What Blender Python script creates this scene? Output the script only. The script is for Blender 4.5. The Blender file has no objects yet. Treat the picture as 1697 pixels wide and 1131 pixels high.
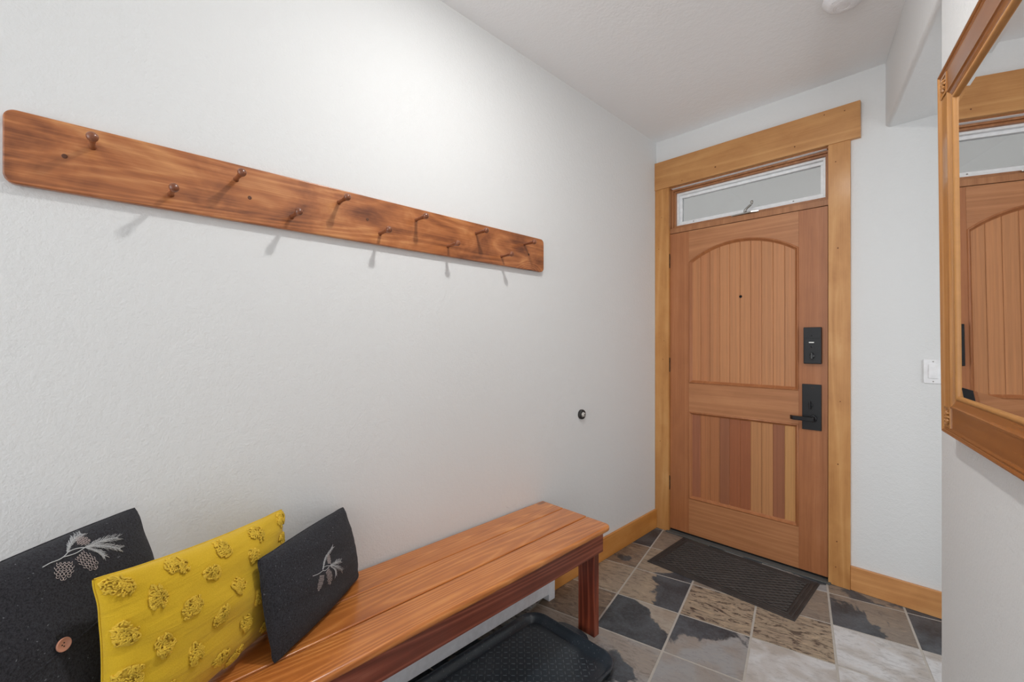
import bpy, bmesh, math, random
from mathutils import Vector, Matrix
random.seed(7)
PI = math.pi
scene = bpy.context.scene
COL = scene.collection

# ------------------------------------------------------------------ camera, world, lights, exposure
YAW = math.radians(45.592)
cam_d = bpy.data.cameras.new('camera')
cam = bpy.data.objects.new('camera', cam_d)
COL.objects.link(cam)
cam.location = (1.513, -2.931, 1.322)
cam.rotation_euler = (PI/2, 0, YAW)
cam_d.sensor_width = 36
cam_d.lens = 723.4/1697*36
cam_d.shift_y = 1.5/1697
cam_d.clip_start = 0.02
scene.camera = cam

w = bpy.data.worlds.new('world'); scene.world = w; w.use_nodes = True
w.node_tree.nodes['Background'].inputs[0].default_value = (0.97, 0.98, 1.0, 1)
w.node_tree.nodes['Background'].inputs[1].default_value = 1.4

def lamp(name, kind, loc, energy, color, rot=(0, 0, 0), **kw):
    d = bpy.data.lights.new(name, kind); d.energy = energy; d.color = color
    for k, v in kw.items(): setattr(d, k, v)
    o = bpy.data.objects.new(name, d); COL.objects.link(o)
    o.location = loc; o.rotation_euler = rot
    return o
# ceiling lamp of the hall, a soft fill light added behind the camera, daylight from the side room window
def aim(v): return tuple(Vector(v).to_track_quat('-Z', 'Y').to_euler())
lamp('hall_lamp_glow', 'POINT', (0.86, -1.96, 2.680), 4.8, (1.0, 0.99, 0.97), shadow_soft_size=0.03)
lamp('hall_lamp', 'AREA', (0.86, -1.96, 2.724), 10, (1.0, 0.99, 0.97), shape='DISK', size=0.10)
lamp('rear_fill_light', 'AREA', (0.9, -5.7, 1.45), 32, (0.975, 0.99, 1.0), aim((0, 1, .22)), shape='RECTANGLE', size=2.4, size_y=2.3)
lamp('side_room_daylight', 'AREA', (2.9, -1.0, 1.3), 15, (0.94, 0.975, 1.0), aim((-1, 0, -.05)), shape='RECTANGLE', size=1.5, size_y=1.3)

scene.view_settings.view_transform = 'Standard'
scene.view_settings.look = 'None'
scene.view_settings.gamma = 1
scene.view_settings.use_curve_mapping = False
scene.view_settings.exposure = 0.22

# ------------------------------------------------------------------ helpers
def lin(r, g, b):
    f = lambda c: (c/255/12.92) if c/255 <= .04045 else ((c/255+.055)/1.055)**2.4
    return (f(r), f(g), f(b), 1)

class MB:
    def __init__(s): s.v = []; s.f = []; s.m = []; s.smooth = []
    def add(s, vs, fs, mi=0, sm=False):
        b = len(s.v); s.v += [tuple(p) for p in vs]
        for f in fs: s.f.append(tuple(i+b for i in f)); s.m.append(mi); s.smooth.append(sm)
        return s
    def box(s, x0, x1, y0, y1, z0, z1, mi=0, fn=None):
        vs = [(x, y, z) for x in (x0, x1) for y in (y0, y1) for z in (z0, z1)]
        if fn: vs = [fn(*p) for p in vs]
        return s.add(vs, [(0, 1, 3, 2), (4, 6, 7, 5), (0, 4, 5, 1), (2, 3, 7, 6), (0, 2, 6, 4), (1, 5, 7, 3)], mi)
    def prism(s, poly, a, b, fn, mi=0):
        """poly of 2D points; fn(p, q, t) -> 3D with t in (a, b)"""
        n = len(poly)
        vs = [fn(p, q, a) for p, q in poly]+[fn(p, q, b) for p, q in poly]
        fs = [tuple(range(n-1, -1, -1)), tuple(range(n, 2*n))]+[(i, (i+1) % n, n+(i+1) % n, n+i) for i in range(n)]
        return s.add(vs, fs, mi)
    def tube(s, pts, r, n=6, mi=0, cap=True):
        pts = [Vector(p) for p in pts]; rs = r if isinstance(r, (list, tuple)) else [r]*len(pts)
        vs = []; prev = None
        for i, p in enumerate(pts):
            t = (pts[min(i+1, len(pts)-1)]-pts[max(i-1, 0)])
            if t.length < 1e-9: t = Vector((0, 0, 1))
            t.normalize()
            a = prev if prev is not None else (Vector((0, 0, 1)) if abs(t.z) < .9 else Vector((1, 0, 0)))
            a = (a-t*a.dot(t))
            if a.length < 1e-6: a = t.orthogonal()
            a.normalize(); prev = a; b = t.cross(a)
            for k in range(n):
                c = 2*PI*k/n; vs.append(p+(a*math.cos(c)+b*math.sin(c))*rs[i])
        fs = [(i*n+k, i*n+(k+1) % n, (i+1)*n+(k+1) % n, (i+1)*n+k) for i in range(len(pts)-1) for k in range(n)]
        if cap:
            fs.append(tuple(range(n-1, -1, -1))); fs.append(tuple(range((len(pts)-1)*n, len(pts)*n)))
        return s.add(vs, fs, mi, True)
    def lathe(s, prof, fn, n=24, mi=0):
        """prof: (axial, radius); fn(a, x, y) -> 3D"""
        vs = []
        for a, r in prof:
            for k in range(n): c = 2*PI*k/n; vs.append(fn(a, r*math.cos(c), r*math.sin(c)))
        fs = [(i*n+k, i*n+(k+1) % n, (i+1)*n+(k+1) % n, (i+1)*n+k) for i in range(len(prof)-1) for k in range(n)]
        fs.append(tuple(range(n-1, -1, -1))); fs.append(tuple(range((len(prof)-1)*n, len(prof)*n)))
        return s.add(vs, fs, mi, True)
    def build(s, name, mats, parent=None, bevel=0, seg=2, loc=None):
        me = bpy.data.meshes.new(name); me.from_pydata(s.v, [], s.f)
        for m in (mats if isinstance(mats, (list, tuple)) else [mats]): me.materials.append(m)
        for i, p in enumerate(me.polygons): p.material_index = s.m[i]; p.use_smooth = s.smooth[i]
        bm = bmesh.new(); bm.from_mesh(me); bmesh.ops.recalc_face_normals(bm, faces=bm.faces); bm.to_mesh(me); bm.free()
        o = bpy.data.objects.new(name, me); COL.objects.link(o)
        if parent: o.parent = parent
        if loc: o.location = loc
        if bevel:
            b = o.modifiers.new('bevel', 'BEVEL'); b.width = bevel; b.segments = seg; b.limit_method = 'ANGLE'; b.angle_limit = math.radians(40)
            b.harden_normals = False
            for p in me.polygons: p.use_smooth = True
            o.modifiers.new('wn', 'WEIGHTED_NORMAL').keep_sharp = False
        return o

def empty(name, loc=(0, 0, 0), rot=(0, 0, 0)):
    o = bpy.data.objects.new(name, None); COL.objects.link(o); o.location = loc; o.rotation_euler = rot
    o.empty_display_size = .05
    return o
def tag(o, label=None, cat=None, group=None, kind=None):
    if label: o['label'] = label
    if cat: o['category'] = cat
    if group: o['group'] = group
    if kind: o['kind'] = kind
    return o
def struct(o, label=None, cat=None): return tag(o, label, cat, None, 'structure')

# ------------------------------------------------------------------ materials
class NT:
    def __init__(s, name):
        s.mat = bpy.data.materials.new(name); s.mat.use_nodes = True
        s.t = s.mat.node_tree; s.N = s.t.nodes; s.L = s.t.links
        s.bsdf = s.N['Principled BSDF']
    def n(s, typ, **kw):
        o = s.N.new(typ)
        for k, v in kw.items(): setattr(o, k, v)
        return o
    def put(s, sock, v):
        if v is None: return
        if isinstance(v, (int, float, tuple, list)): sock.default_value = v
        else: s.L.new(v, sock)
    def math(s, op, a, b=None, c=None, clamp=False):
        m = s.n('ShaderNodeMath', operation=op); m.use_clamp = clamp
        for i, x in enumerate((a, b, c)):
            if x is not None: s.put(m.inputs[i], x)
        return m.outputs[0]
    def noise(s, vec, scale, detail=2, rough=.5, dist=0, w=None):
        m = s.n('ShaderNodeTexNoise'); 
        if w is not None: m.noise_dimensions = '4D'; s.put(m.inputs['W'], w)
        s.put(m.inputs['Vector'], vec); s.put(m.inputs['Scale'], scale); s.put(m.inputs['Detail'], detail)
        s.put(m.inputs['Roughness'], rough); s.put(m.inputs['Distortion'], dist)
        return m.outputs['Fac']
    def mapping(s, vec, loc=(0, 0, 0), sc=(1, 1, 1), rot=(0, 0, 0)):
        m = s.n('ShaderNodeMapping'); s.put(m.inputs[0], vec); s.put(m.inputs['Location'], loc); s.put(m.inputs['Scale'], sc); s.put(m.inputs['Rotation'], rot)
        return m.outputs[0]
    def ramp(s, fac, stops, interp='LINEAR'):
        m = s.n('ShaderNodeValToRGB'); s.put(m.inputs[0], fac); cr = m.color_ramp; cr.interpolation = interp
        while len(cr.elements) < len(stops): cr.elements.new(.5)
        for e, (p, c) in zip(cr.elements, stops): e.position = p; e.color = c if len(c) == 4 else (*c, 1)
        return m.outputs[0]
    def mix(s, f, a, b, blend='MIX'):
        m = s.n('ShaderNodeMix', data_type='RGBA', blend_type=blend); s.put(m.inputs[0], f); s.put(m.inputs[6], a); s.put(m.inputs[7], b)
        return m.outputs[2]
    def smooth(s, v, a, b):
        m = s.n('ShaderNodeMapRange', interpolation_type='SMOOTHSTEP'); s.put(m.inputs[0], v); m.inputs[1].default_value = a; m.inputs[2].default_value = b
        return m.outputs[0]
    def obj(s): return s.n('ShaderNodeTexCoord').outputs['Object']
    def sep(s, v):
        m = s.n('ShaderNodeSeparateXYZ'); s.put(m.inputs[0], v); return m.outputs
    def comb(s, x, y, z):
        m = s.n('ShaderNodeCombineXYZ'); s.put(m.inputs[0], x); s.put(m.inputs[1], y); s.put(m.inputs[2], z); return m.outputs[0]
    def bump(s, h, strength=.3, dist=.01):
        m = s.n('ShaderNodeBump'); s.put(m.inputs['Height'], h); m.inputs['Strength'].default_value = strength; m.inputs['Distance'].default_value = dist
        s.L.new(m.outputs[0], s.bsdf.inputs['Normal'])
    def out(s, col, rough=.6, spec=.5, metal=0, coat=0, sheen=0):
        s.put(s.bsdf.inputs['Base Color'], col); s.put(s.bsdf.inputs['Roughness'], rough); s.put(s.bsdf.inputs['Metallic'], metal)
        s.put(s.bsdf.inputs['Specular IOR Level'], spec); s.put(s.bsdf.inputs['Coat Weight'], coat)
        if coat: s.bsdf.inputs['Coat Roughness'].default_value = .18
        if sheen: s.bsdf.inputs['Sheen Weight'].default_value = sheen; s.bsdf.inputs['Sheen Roughness'].default_value = .6
        return s.mat

def plain(name, rgb, rough=.5, metal=0, spec=.5, bump=None, var=.06, coat=0):
    t = NT(name); o = t.obj(); c = lin(*rgb)
    n = t.noise(o, 40, 3)
    d = tuple(x*(1-var) for x in c[:3])+(1,); l = tuple(min(1, x*(1+var)) for x in c[:3])+(1,)
    col = t.ramp(n, [(.3, d), (.7, l)])
    if bump: t.bump(t.noise(o, bump[0], 2), bump[1], bump[2])
    return t.out(col, rough, spec, metal, coat)

def wall_mat(name, rgb, bscale=150, bst=.32, patch=False, spec=.3):
    t = NT(name); o = t.obj(); c = lin(*rgb)
    n = t.noise(o, 1.3, 3)
    col = t.mix(t.math('MULTIPLY', n, .06), c, tuple(x*.8 for x in c[:3])+(1,))
    if patch:   # old filler patch on the paint and a few scuffs
        d = t.n('ShaderNodeVectorMath', operation='DISTANCE')
        wob = t.noise(o, 14, 3)
        mp = t.mapping(o, sc=(1, 1, 1.5))
        t.put(d.inputs[0], mp); d.inputs[1].default_value = (0, -1.455, .552*1.5)
        dd = t.math('ADD', d.outputs['Value'], t.math('MULTIPLY', t.math('SUBTRACT', wob, .5), .14))
        m = t.smooth(dd, .10, .06)
        col = t.mix(t.math('MULTIPLY', m, .35), col, lin(228, 228, 226))
        ring = t.math('SUBTRACT', 1, t.math('MULTIPLY', t.math('ABSOLUTE', t.math('SUBTRACT', dd, .035)), 260), clamp=True)
        ring = t.math('MULTIPLY', ring, t.smooth(t.noise(o, 22, 1), .5, .6))
        col = t.mix(t.math('MULTIPLY', ring, .35), col, lin(150, 150, 150))
        sc = t.smooth(t.noise(t.mapping(o, sc=(1, 1, 3)), 60, 2), .74, .78)
        low = t.smooth(t.sep(o)[2], 1.0, .6)
        col = t.mix(t.math('MULTIPLY', t.math('MULTIPLY', sc, low), .3), col, lin(150, 150, 148))
    a = t.noise(o, bscale, 2, .6); b = t.noise(o, bscale*.35, 2, .5)
    t.bump(t.math('ADD', a, t.math('MULTIPLY', b, 1.2)), bst, .0035)
    return t.out(col, .75, spec)

def wood_mat(name, dark, mid, light, axis=0, across=7, along=.7, rings=9, fiber=.35, blotch=.3, rough=.4, coat=0, knots=0, ringw=.5, seed=0, spec=.45):
    t = NT(name); o = t.obj()
    ri = t.n('ShaderNodeObjectInfo').outputs['Random']
    off = t.comb(t.math('MULTIPLY', ri, 13.7), t.math('MULTIPLY', ri, 7.3), t.math('MULTIPLY_ADD', ri, 3.1, seed))
    ad = t.n('ShaderNodeVectorMath', operation='ADD'); t.put(ad.inputs[0], o); t.put(ad.inputs[1], off); p = ad.outputs[0]
    sc = [across]*3; sc[axis] = along
    pm = t.mapping(p, sc=tuple(sc))
    N = t.noise(pm, 1, 1.2, .45, .25)
    kd = None
    if knots:
        ks = [across*.75]*3; ks[axis] = along*4.5
        vo = t.n('ShaderNodeTexVoronoi', feature='F1'); t.put(vo.inputs['Vector'], t.mapping(p, sc=tuple(ks))); vo.inputs['Scale'].default_value = 1; vo.inputs['Randomness'].default_value = 1
        vc = t.sep(vo.outputs['Color'])[0]
        gate = t.math('GREATER_THAN', vc, 1-knots)
        kd = vo.outputs['Distance']
        bend = t.math('MULTIPLY', t.math('MULTIPLY', t.smooth(kd, .30, 0), gate), .16)
        N = t.math('ADD', N, bend)
    R = t.math('FRACT', t.math('MULTIPLY', N, rings))
    R = t.math('PINGPONG', t.math('MULTIPLY', R, 1), .5)
    R = t.math('MULTIPLY', R, 2)
    fs = [260]*3; fs[axis] = 5
    F = t.noise(t.mapping(p, sc=tuple(fs)), 1, 2, .6)
    bs = [8]*3; bs[axis] = 4.5
    B = t.noise(t.mapping(p, sc=tuple(bs)), 1, 4, .6, .4)
    R = t.math('POWER', R, 1.6)
    v = t.math('MULTIPLY', R, ringw)
    v = t.math('ADD', v, t.math('MULTIPLY', t.math('SUBTRACT', F, .5), fiber*1.6))
    v = t.math('ADD', v, t.math('MULTIPLY', t.math('SUBTRACT', B, .5), blotch*2.2))
    v = t.math('ADD', v, .5-ringw*.5)
    col = t.ramp(v, [(.10, lin(*dark)), (.5, lin(*mid)), (.90, lin(*light))])
    if knots:
        km = t.math('MULTIPLY', t.smooth(kd, .1, .045), gate)
        col = t.mix(t.math('MULTIPLY', km, .75), col, tuple(x*.35 for x in lin(*dark)[:3])+(1,))
    t.bump(t.math('ADD', t.math('MULTIPLY', F, .5), t.math('MULTIPLY', R, .4)), .12, .001)
    return t.out(col, rough, spec, 0, coat)

M = {}
M['wall'] = wall_mat('wall_paint', (225, 226, 226), patch=True)
M['wall2'] = wall_mat('wall_paint_plain', (225, 226, 226))
M['ceil'] = wall_mat('ceiling_paint', (244, 245, 246), 80, .3)
M['rack'] = wood_mat('stained_pine_rack', (104, 54, 26), (172, 104, 58), (212, 150, 94), 1, 6, .6, 26, .28, .70, .33, .35, .30, .22)
M['bench'] = wood_mat('stained_pine_bench', (160, 88, 38), (200, 122, 58), (228, 158, 90), 1, 8, .50, 24, .25, .25, .28, .55, .22, .34)
M['bench_red'] = wood_mat('red_stained_pine', (100, 44, 28), (136, 68, 48), (172, 100, 76), 1, 7, .45, 18, .25, .15, .4, .2, .05, .5)
M['bench_leg'] = wood_mat('red_stained_pine_upright', (84, 34, 20), (128, 58, 38), (156, 82, 56), 2, 14, 1.2, 7, .25, .15, .4, .2, .06, .55)
M['door_v'] = wood_mat('fir_vertical', (144, 88, 52), (170, 108, 66), (188, 130, 86), 2, 12, .12, 5, .35, .18, .45, .1, 0, .2)
M['door_h'] = wood_mat('fir_horizontal', (152, 98, 60), (178, 120, 78), (196, 140, 96), 0, 12, .25, 6, .3, .2, .45, .1, 0, .25)
M['trim_v'] = wood_mat('alder_vertical', (166, 108, 54), (196, 140, 80), (212, 162, 104), 2, 9, .7, 5, .2, .35, .45, .1, .03, .25)
M['trim_h'] = wood_mat('alder_horizontal', (166, 110, 58), (194, 140, 84), (210, 162, 106), 0, 9, .5, 5, .2, .3, .45, .1, .03, .25)
M['base_y'] = wood_mat('alder_base_y', (176, 108, 44), (204, 138, 66), (222, 160, 90), 1, 9, .6, 5, .2, .3, .4, .2, .03, .25)
M['base_x'] = wood_mat('alder_base_x', (180, 118, 64), (208, 148, 90), (224, 170, 112), 0, 9, .6, 5, .2, .3, .4, .2, .03, .25)
M['jamb'] = wood_mat('jamb_fir', (140, 90, 56), (168, 114, 74), (186, 134, 92), 2, 12, .3, 5, .3, .2, .45, 0, 0, .25)
M['knot'] = plain('nail_hole_fill', (110, 62, 30), .7)
M['peg'] = wood_mat('turned_peg_wood', (92, 48, 26), (128, 74, 46), (150, 96, 66), 0, 20, 4, 4, .3, .2, .3, .4, 0, .3)
M['plug'] = plain('dark_plug', (92, 52, 30), .5)
M['black_metal'] = plain('matte_black_metal', (26, 27, 30), .42, .3)
M['black_gloss'] = plain('black_glossy_plastic', (20, 21, 24), .18)
M['bronze'] = plain('oil_rubbed_bronze', (62, 50, 42), .35, .8)
M['steel'] = plain('satin_steel', (172, 170, 166), .3, .9)
M['white_plastic'] = plain('white_plastic', (236, 236, 238), .4)
M['vinyl'] = plain('white_vinyl', (238, 240, 242), .35)
M['heater'] = plain('white_enamel', (240, 242, 247), .4)
M['dark'] = plain('dark_recess', (18, 17, 16), .9)
M['rubber'] = plain('black_rubber', (44, 42, 41), .6, bump=(300, .2, .001))
M['rubber_pale'] = plain('pale_rubber', (188, 184, 178), .5)
M['sill'] = plain('grey_threshold', (84, 85, 83), .6, 0)
M['grout'] = plain('grout', (182, 176, 168), .9, bump=(200, .3, .002))
M['copper'] = plain('copper_brown_button', (206, 146, 122), .35)
M['thread_pale'] = plain('pale_thread', (196, 198, 200), .7)
M['thread_taupe'] = plain('taupe_thread', (198, 184, 180), .7)

def tray_mat():
    t = NT('boot_tray_plastic'); o = t.obj()
    d = t.noise(o, 7, 4, .6); d2 = t.noise(o, 160, 2)
    m = t.smooth(d, .5, .75)
    col = t.mix(t.math('MULTIPLY', m, .5), lin(40, 49, 57), lin(72, 78, 86))
    col = t.mix(t.smooth(d2, .66, .72), col, lin(110, 112, 116))
    t.bump(d2, .1, .001)
    return t.out(col, .32, .6)
M['tray'] = tray_mat()
M['tray_worn'] = plain('boot_tray_tread', (92, 99, 106), .35)
def mat_mat():
    t = NT('doormat_rubber'); o = t.obj(); d = t.noise(o, 300, 2); e = t.noise(o, 9, 3)
    col = t.mix(t.smooth(e, .35, .7), lin(50, 45, 43), lin(62, 56, 53)); col = t.mix(t.smooth(d, .70, .76), col, lin(140, 134, 128))
    t.bump(d, .3, .001)
    return t.out(col, .65, .4)
M['doormat'] = mat_mat()
M['doormat_lit_ridge'] = plain('doormat_relief', (70, 64, 61), .55, var=.2)  # ridges coloured lighter, painting the highlights along the relief
def wool(name, c1, c2, speck):
    t = NT(name); o = t.obj()
    a = t.smooth(t.noise(o, 260, 4, .8), .33, .67); b = t.noise(o, 12, 4)
    col = t.mix(a, c1, c2); col = t.mix(t.math('MULTIPLY', b, .25), col, c2)
    sp = t.smooth(t.noise(o, 170, 1), .73, .77)
    col = t.mix(t.math('MULTIPLY', sp, .5), col, speck)
    t.bump(t.math('ADD', a, t.math('MULTIPLY', t.noise(o, 60, 3), .8)), .5, .002)
    return t.out(col, .95, .12, sheen=.08)
M['wool'] = wool('charcoal_wool', lin(26, 26, 28), lin(62, 62, 68), lin(140, 140, 146))
M['canvas'] = None
def canvas():
    t = NT('mustard_cotton'); o = t.obj()
    wv = t.noise(o, 500, 1); f = t.noise(t.mapping(o, sc=(2.5, 2.5, 22), rot=(.1, 0, 0)), 1.4, 3, .5, .6)
    col = t.mix(wv, lin(205, 164, 18), lin(226, 188, 44))
    t.bump(t.math('ADD', t.math('MULTIPLY', f, 1.3), t.math('MULTIPLY', wv, .08)), .35, .012)
    return t.out(col, .85, .2, sheen=.15)
M['canvas'] = canvas()
M['tuft'] = plain('mustard_chenille', (228, 190, 62), .9, var=.15, bump=(900, .5, .002))

def slate():
    t = NT('slate_tiles')
    uv = t.n('ShaderNodeUVMap', uv_map='tile_uv').outputs[0]
    at = lambda n: t.n('ShaderNodeAttribute', attribute_name=n)
    ca = at('tile_base').outputs['Color']; cb = t.sep(at('tile_par').outputs['Vector']); cc = t.sep(at('tile_dir').outputs['Vector'])
    seed = t.math('MULTIPLY', cb[0], 57.0)
    s = t.sep(uv)
    n1 = t.noise(uv, 1.5, 6, .58, .5, seed)
    g = t.math('ADD', t.math('MULTIPLY', t.math('SUBTRACT', cc[0], .5), t.math('SUBTRACT', s[0], .5)), t.math('MULTIPLY', t.math('SUBTRACT', cc[1], .5), t.math('SUBTRACT', s[1], .5)))
    dm = t.math('ADD', t.math('ADD', n1, t.math('MULTIPLY', g, 1.6)), t.math('SUBTRACT', cb[1], 1.0))
    mask = t.smooth(dm, -.02, .03)
    # streaky earth colours
    st = t.noise(t.mapping(uv, sc=(1, 2.6, 1), rot=(0, 0, .5)), 3.0, 9, .66, 2.6, t.math('ADD', seed, 5))
    fine = t.noise(uv, 22, 5, .7, .4, seed)
    big = t.noise(uv, 1.9, 3, .5, .8, t.math('ADD', seed, 9))
    base = t.mix(t.smooth(big, .38, .66), ca, t.mix(.6, ca, lin(148, 132, 116)))
    base = t.mix(t.math('MULTIPLY', t.smooth(st, .50, .40), cb[2]), base, lin(78, 66, 60))
    base = t.mix(t.math('MULTIPLY', t.smooth(st, .55, .66), cb[2]), base, lin(182, 160, 134))
    base = t.mix(t.math('MULTIPLY', t.smooth(fine, .55, .75), .22), base, lin(196, 190, 182))
    base = t.mix(t.math('MULTIPLY', t.smooth(fine, .45, .28), .28), base, lin(88, 82, 78))
    dk = t.mix(t.math('MULTIPLY', t.math('ADD', t.smooth(fine, .35, .7), t.smooth(big, .35, .65)), .5), lin(42, 45, 50), lin(90, 96, 103))
    col = t.mix(mask, base, dk)
    h = t.math('ADD', t.math('MULTIPLY', n1, 1.2), t.math('ADD', t.math('MULTIPLY', fine, .22), t.math('MULTIPLY', mask, -.12)))
    t.bump(h, .35, .008)
    return t.out(col, t.math('MULTIPLY_ADD', fine, .25, .34), .5)
M['slate'] = slate()

def glass_mat(name):
    t = NT(name); t.bsdf.inputs['Transmission Weight'].default_value = 1
    return t.out((1, 1, 1, 1), .02)
def mirror_mat():
    t = NT('silvered_mirror'); return t.out((.9, .9, .9, 1), .012, .5, 1)
M['mirror'] = mirror_mat()
M['glass'] = glass_mat('pane_glass')
def screen_mat():
    t = NT('insect_screen'); o = t.obj()
    tr = t.n('ShaderNodeBsdfTransparent'); mx = t.n('ShaderNodeMixShader'); mx.inputs[0].default_value = .8
    tl = t.n('ShaderNodeBsdfTranslucent'); tl.inputs[0].default_value = lin(214, 214, 212); m2 = t.n('ShaderNodeMixShader'); m2.inputs[0].default_value = .6
    t.out(lin(176, 178, 177), .8); out = t.N['Material Output']
    t.L.new(t.bsdf.outputs[0], m2.inputs[1]); t.L.new(tl.outputs[0], m2.inputs[2])
    t.L.new(tr.outputs[0], mx.inputs[1]); t.L.new(m2.outputs[0], mx.inputs[2]); t.L.new(mx.outputs[0], out.inputs[0])
    return t.mat
M['screen'] = screen_mat()
M['porch'] = plain('porch_siding', (206, 207, 206), .8)
M['frame_v'] = wood_mat('mirror_frame_stile', (146, 92, 44), (176, 122, 66), (200, 148, 92), 2, 14, 1, 4, .25, .2, .25, .5, 0, .25)
M['frame_h'] = wood_mat('mirror_frame_rail', (112, 64, 24), (142, 85, 36), (170, 110, 56), 0, 14, 1, 4, .25, .2, .25, .5, 0, .25)
M['gold'] = plain('gilt_bead', (180, 128, 72), .45, .05)
M['globe'] = None
def emis(name, col, st):
    t = NT(name); t.put(t.bsdf.inputs['Emission Color'], col); t.bsdf.inputs['Emission Strength'].default_value = st
    return t.out(col, .5)
M['globe'] = emis('lit_bulb', (1, .95, .88, 1), 6)

# ------------------------------------------------------------------ the room
CEIL = 2.75
A = math.radians(12.3)                       # the right wall and the floor grid are turned by this angle
Q = Vector((1.255, 0, 0)); WD = Vector((math.sin(A), -math.cos(A), 0)); WN = Vector((-math.cos(A), -math.sin(A), 0))
def W3(s, n, z): return Q+WD*s+WN*n+Vector((0, 0, z))

struct(MB().box(-.12, 0, -6, .15, -.05, CEIL+.05).build('wall_left', M['wall']))
# far wall with the opening of door and transom
OX0, OX1, OZ = .088, 1.030, 2.402
b = MB(); b.box(-.12, OX0, 0, .12, -.05, CEIL+.05); b.box(OX1, 3.1, 0, .12, -.05, CEIL+.05); b.box(OX0, OX1, 0, .12, OZ, CEIL+.05)
struct(b.build('wall_far', M['wall2']))
b = MB()
prof = [(1.03, -.05), (7, -.05), (7, CEIL+.05), (-.06, CEIL+.05), (-.06, 2.417), (1.03, 2.417)]
b.prism(prof, 0, -.32, lambda p, q, t: W3(p, t, q))
o = struct(b.build('wall_right', M['wall2'], bevel=.02, seg=5))
# side room beyond the opening
b = MB(); b.box(3.0, 3.12, -4, .12, -.05, CEIL+.05)
struct(b.build('wall_side', M['wall2']))
struct(MB().box(1.86, 3.0, -4.1, -4, -.05, CEIL+.05).build('wall_back', M['wall2']))
struct(MB().box(-.12, 3.12, -6, .12, CEIL, CEIL+.1).build('ceiling', M['ceil']))

# floor: slab of grout with slate tiles on a turned grid
def clip(poly, ax, val, keep_less):
    out = []
    for i in range(len(poly)):
        a, b_ = poly[i], poly[(i+1) % len(poly)]
        ina = (a[ax] <= val) == keep_less; inb = (b_[ax] <= val) == keep_less
        if ina: out.append(a)
        if ina != inb:
            t = (val-a[ax])/(b_[ax]-a[ax]); out.append(tuple(a[k]+(b_[k]-a[k])*t for k in range(len(a))))
    return out
TO = (.5640, -.8650); TS = .3085; TA = math.radians(12.3); G = .0047
tu = (math.cos(TA), math.sin(TA)); tv = (-math.sin(TA), math.cos(TA))
GREY = (154, 154, 155); LGREY = (206, 206, 207); TAN = (160, 144, 124); TAUPE = (132, 121, 111); BRN = (120, 102, 86); BEI = (168, 158, 146)  # LGREY is lightened to paint the daylight pool on the near right tiles
# (i, j): base colour, seed, dark amount, streaks, gradient x, gradient y
SPEC = {(-1, 0): (TAN, .13, .50, .5, .95, .62), (-1, -1): (BEI, .31, .80, .2, .12, .10), (0, 0): (TAN, .47, .12, 1.0, .5, .5), (0, -1): (GREY, .62, .47, .15, .40, .75),
        (1, 0): (TAN, .71, .10, .9, .5, .5), (1, -1): (LGREY, .18, .22, .15, .5, .5), (2, 0): (LGREY, .83, .05, .25, .5, .5), (2, 1): (TAUPE, .37, .50, .35, .35, .35),
        (3, 1): (TAUPE, .55, .62, .3, .5, .5), (1, 1): (TAUPE, .91, .15, .4, .5, .5), (-2, 0): (TAN, .24, .05, .55, .5, .5), (-2, 1): (BRN, .66, .45, .6, .5, .5),
        (-2, 2): (GREY, .44, .65, .2, .5, .5), (-1, 2): (TAUPE, .09, .1, .4, .5, .5), (-1, 1): (TAN, .77, .30, .5, .9, .2), (-2, -1): (BRN, .52, .08, .7, .5, .5),
        (-2, -2): (BEI, .21, .05, .4, .5, .5), (-1, -2): (GREY, .14, .42, .35, .5, .5), (0, -2): (GREY, .35, .05, .1, .5, .5), (1, -2): (GREY, .28, .1, .1, .5, .5),
        (2, -1): (LGREY, .58, .05, .15, .5, .5), (3, 0): (LGREY, .95, .1, .2, .5, .5), (0, 1): (TAUPE, .4, .4, .3, .5, .5), (0, 2): (GREY, .2, .5, .2, .5, .5), (1, 2): (GREY, .8, .5, .2, .5, .5), (2, 2): (TAUPE, .33, .45, .3, .5, .5)}
b = MB(); b.box(0, 3.0, -6, .0, -.06, -.0013, 1)
tiles = []
rnd = random.Random(3)
for i in range(-4, 14):
    for j in range(-20, 6):
        sp = SPEC.get((i, j)) or (rnd.choice([GREY, LGREY, TAN, TAUPE, BRN, BEI]), rnd.random(), rnd.uniform(.05, .6), rnd.uniform(.1, .8), .5, .5)
        poly = []
        for (a, c) in ((0, 0), (1, 0), (1, 1), (0, 1)):
            g = G/TS; aa = g if a == 0 else 1-g; cc = g if c == 0 else 1-g
            X = TO[0]+((i+aa)*tu[0]+(j+cc)*tv[0])*TS; Y = TO[1]+((i+aa)*tu[1]+(j+cc)*tv[1])*TS
            poly.append((X, Y, aa, cc))
        for ax, val, kl in ((0, 0.0, False), (0, 3.0, True), (1, -6, False), (1, 0.0, True)):
            if poly: poly = clip(poly, ax, val, kl)
        if len(poly) < 3: continue
        n = len(poly); base = len(b.v); k0 = len(b.f)
        b.add([(p[0], p[1], 0) for p in poly]+[(p[0], p[1], -.003) for p in poly], [tuple(range(n))]+[(k, n+k, n+(k+1) % n, (k+1) % n) for k in range(n)])
        tiles.append((base, [(p[2], p[3]) for p in poly]*2, sp))
fl = b.build('floor', [M['slate'], M['grout']])
me = fl.data
uvl = me.uv_layers.new(name='tile_uv')
AT = [me.attributes.new(n, 'FLOAT_COLOR', 'POINT') for n in ('tile_base', 'tile_par', 'tile_dir')]
vuv = {}
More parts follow.
